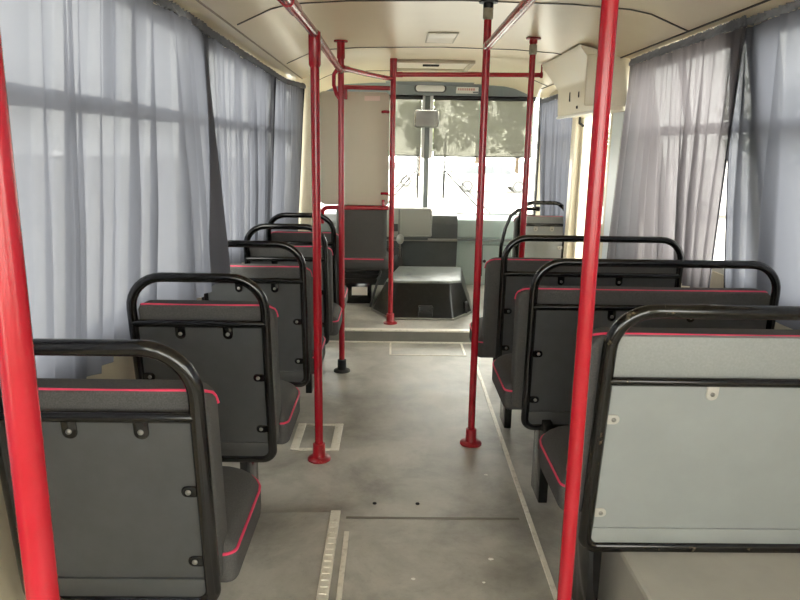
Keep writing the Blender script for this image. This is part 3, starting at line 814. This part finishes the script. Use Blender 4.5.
lo = [(-.33, -.22), (.33, -.22), (.33, .22), (-.33, .22)]
bm = B()
for (x0, x1, y0, y1) in ((-.30, -.265, -.26, .26), (.265, .30, -.26, .26), (-.265, .265, -.26, -.235), (-.265, .265, .225, .26)): add_box(bm, x0, x1, y0, y1, -.024, .01, .004)
obj('frame', bm, 'wall', t)
obj('tray', add_box(B(), -.266, .266, -.236, .226, -.010, .006), 'cream', t)
obj('grip', add_box(B(), -.06, .06, -.06, .0, -.020, -.009, .004), 'dark', t)
t = thing('ceiling_plate', 'small square inspection plate in the ceiling ahead of the aisle', 'plate', (.262, 4.05, 1.983))
obj('plate', add_box(B(), -.075, .075, -.17, .17, -.006, .006, .002), 'cream', t)
bm = B()
for x0, x1, y0, y1 in ((-.082, -.075, -.177, .177), (.075, .082, -.177, .177), (-.075, .075, -.177, -.17), (-.075, .075, .17, .177)): add_box(bm, x0, x1, y0, y1, -.007, .006)
obj('rim', bm, 'wall', t)
tag(obj('ceiling_plate', add_box(B(), -.07, .07, -.09, .09, -.006, .006, .002), 'white', None, True, (.29, 5.93, 1.978)), 'pale plate in the ceiling just behind the windscreen header', 'plate')

# guard rail by the door
t = thing('guard_rail', 'thin dark tubular guard rail fixed to the pole by the door', 'guard rail', (.76, 3.97, 0))
obj('tube', add_tube(B(), [(-.125, .01, .0), (-.125, .01, .60), (-.118, .01, .82), (-.098, .01, .93), (-.07, .01, 1.0), (-.03, .01, 1.032), (.02, .01, 1.041), (.085, .01, 1.043)], .0105, 12), 'black', t)
obj('end_cap', add_tube(B(), [(.075, .01, 1.043), (.095, .01, 1.043)], .0135, 12), 'rubber', t)

# windscreen wipers outside
def wiper(label, x, lean, x2):
    t = thing('windscreen_wiper', label, 'wiper', (x, YF+.05, .80))
    obj('blade', add_tube(B(), [(0, 0, .10), (.005*lean, 0, .40), (.012*lean, 0, .72)], [.010, .012, .008], 8), 'blackplastic', t)
    obj('arm', add_tube(B(), [(x2, .012, -.04), (x2*.5, .014, .17), (.0, .012, .38)], .007, 8), 'blackplastic', t)
    obj('arm', add_tube(B(), [(x2+.07*lean, .012, -.04), (x2*.5+.05*lean, .014, .17), (.02*lean, .012, .42)], .006, 8), 'blackplastic', t)
    return t
wiper('windscreen wiper just right of the centre post', .49, 1, .40)
wiper('windscreen wiper just left of the centre post', .24, -1, -.36)

# ------------------------------------------------------------------ outside
G = -.85
bm = B(); add_box(bm, -80, 80, -40, 120, G-.3, G)
struct('ground', bm, 'ground')
def car(label, x, y, L=4.2, h=1.45, van=False, rot=0, m='carpaint'):
    t = thing('parked_van' if van else 'parked_car', label, 'van' if van else 'car', (x, y, G)); t.rotation_euler.z = rot
    w = .85
    if van: pr = [(-L/2, .35), (L/2, .35), (L/2, .95), (L/2-.25, 1.05), (L/2-.85, h), (-L/2, h)]
    else: pr = [(-L/2, .35), (L/2, .30), (L/2, .70), (L/2-.9, .90), (L/2-1.6, h), (-L/2+.9, h), (-L/2+.1, .95)]
    bm = B(); add_hexa(bm, [(p, -w, q) for p, q in pr], [(p, w, q) for p, q in pr])
    bmesh.ops.bevel(bm, geom=list(bm.edges), offset=.07, segments=2, profile=.5, affect='EDGES')
    obj('body', bm, m, t)
    if van: gw = [(L/2-.95, 1.0), (L/2-.35, 1.0), (L/2-.80, h-.18), (L/2-1.5, h-.18), (L/2-1.5, 1.0)]
    else: gw = [(-L/2+.55, .95), (L/2-1.05, .93), (L/2-1.65, h-.08), (-L/2+.95, h-.08)]
    bm = B(); add_hexa(bm, [(p, -w-.006, q) for p, q in gw], [(p, w+.006, q) for p, q in gw]); obj('side_window', bm, 'carglass', t, False)
    for sx in (-L/2+.75, L/2-.8):
        for sy in (-w+.08, w-.08):
            bm = B(); add_lathe(bm, [(.18, -.1), (.31, -.1), (.32, -.06), (.32, .06), (.31, .1), (.18, .1)], 24)
            bmesh.ops.rotate(bm, verts=bm.verts, cent=(0, 0, 0), matrix=Matrix.Rotation(PI/2, 3, 'X'))
            bmesh.ops.translate(bm, verts=bm.verts, vec=(sx, sy, .325)); wh = obj('wheel', bm, 'tyre', t)
            bm = B(); add_lathe(bm, [(.19, -.105), (.19, .105)], 18)
            bmesh.ops.rotate(bm, verts=bm.verts, cent=(0, 0, 0), matrix=Matrix.Rotation(PI/2, 3, 'X'))
            bmesh.ops.translate(bm, verts=bm.verts, vec=(sx, sy, .325)); obj('hub', bm, 'chrome', wh)
car('white parked car seen through the windscreen right of the centre post', 5.2, 36.5, rot=0)
car('pale car parked behind the windscreen post, in the distance', -.6, 40.5, rot=PI)
car('white van parked outside beyond the side door', 11.5, 24, 4.8, 2.0, True, .4)
def tree(label, x, y, h, r, seed):
    rnd = random.Random(seed)
    t = thing('leafy_tree', label, 'tree', (x, y, G), 'trees beyond the yard')
    obj('trunk', add_tube(B(), [(0, 0, -.1), (.05, .02, h*.35), (0, 0, h*.7)], [.17, .13, .05], 10), 'bark', t)
    bm = B()
    blobs = [(rnd.uniform(-.6, .6)*r, rnd.uniform(-.6, .6)*r, h*.55+rnd.uniform(-.25, .35)*h*.8, r*rnd.uniform(.35, .6)) for _ in range(9)]
    for i in range(1500):
        bx, by, bz, br = rnd.choice(blobs)
        d = Vector((rnd.gauss(0, 1), rnd.gauss(0, 1), rnd.gauss(0, 1))).normalized()*br*rnd.uniform(.6, 1.05)
        c = Vector((bx, by, bz))+d
        if c.z < .5: c.z = .5+rnd.random()*.3
        u = Vector((rnd.gauss(0, 1), rnd.gauss(0, 1), rnd.gauss(0, 1))).normalized(); w = u.orthogonal().normalized()
        s = rnd.uniform(.12, .26)
        bm.faces.new([bm.verts.new(c+u*s), bm.verts.new(c+w*s*.6), bm.verts.new(c-u*s), bm.verts.new(c-w*s*.6)])
    obj('crown', bm, 'leaf', t, False)
for i, (x, y, h, r, lab) in enumerate(((-7.5, 56, 6.5, 2.1, 'leafy tree seen through the left sun blind, far beyond the divider'), (-2.2, 50, 6.8, 2.0, 'leafy tree left of the windscreen centre post'), (2.0, 55, 6.8, 2.1, 'leafy tree just right of the windscreen centre post'),
        (6.0, 50, 7.2, 2.0, 'tall leafy tree in the middle of the right sun blind'), (9.8, 55, 6.6, 2.0, 'leafy tree behind the pole at the right of the windscreen'), (14.2, 51, 6.6, 2.1, 'leafy tree at the right end of the windscreen'), (17.5, 32, 6.4, 3.0, 'leafy tree outside the side door'))):
    tree(lab, x, y, h, r, 40+i)

# ------------------------------------------------------------------ light
w = bpy.data.worlds.new('overcast sky'); SC.world = w; w.use_nodes = True
nt = w.node_tree; bg = nt.nodes['Background']
bg.inputs['Color'].default_value = (1.0, .965, .90, 1); bg.inputs['Strength'].default_value = 11.0
SC.cycles.max_bounces = 10; SC.cycles.diffuse_bounces = 6; SC.cycles.transparent_max_bounces = 16
SC.cycles.transmission_bounces = 6
SC.cycles.use_denoising = True
SC.cycles.sample_clamp_indirect = 6
SC.view_settings.view_transform = 'Standard'; SC.view_settings.look = 'None'
SC.view_settings.gamma = 1; SC.view_settings.use_curve_mapping = False
SC.view_settings.exposure = 0.2

# repeats carry a shared group phrase
GROUPS = {'grab pole': 'red grab poles', 'handrail': 'red overhead handrails', 'curtain rail': 'curtain rails along the walls', 'litter': 'white scraps on the floor',
          'stud': 'dark studs in the floor', 'sun blind': 'sun blinds on the windscreen', 'wiper': 'windscreen wipers', 'floor hatch': 'floor hatches', 'car': 'cars parked ahead of the bus'}
for o in SC.objects:
    if o.parent is None and o.get('category') in GROUPS and 'group' not in o:
        o['group'] = GROUPS[o['category']]
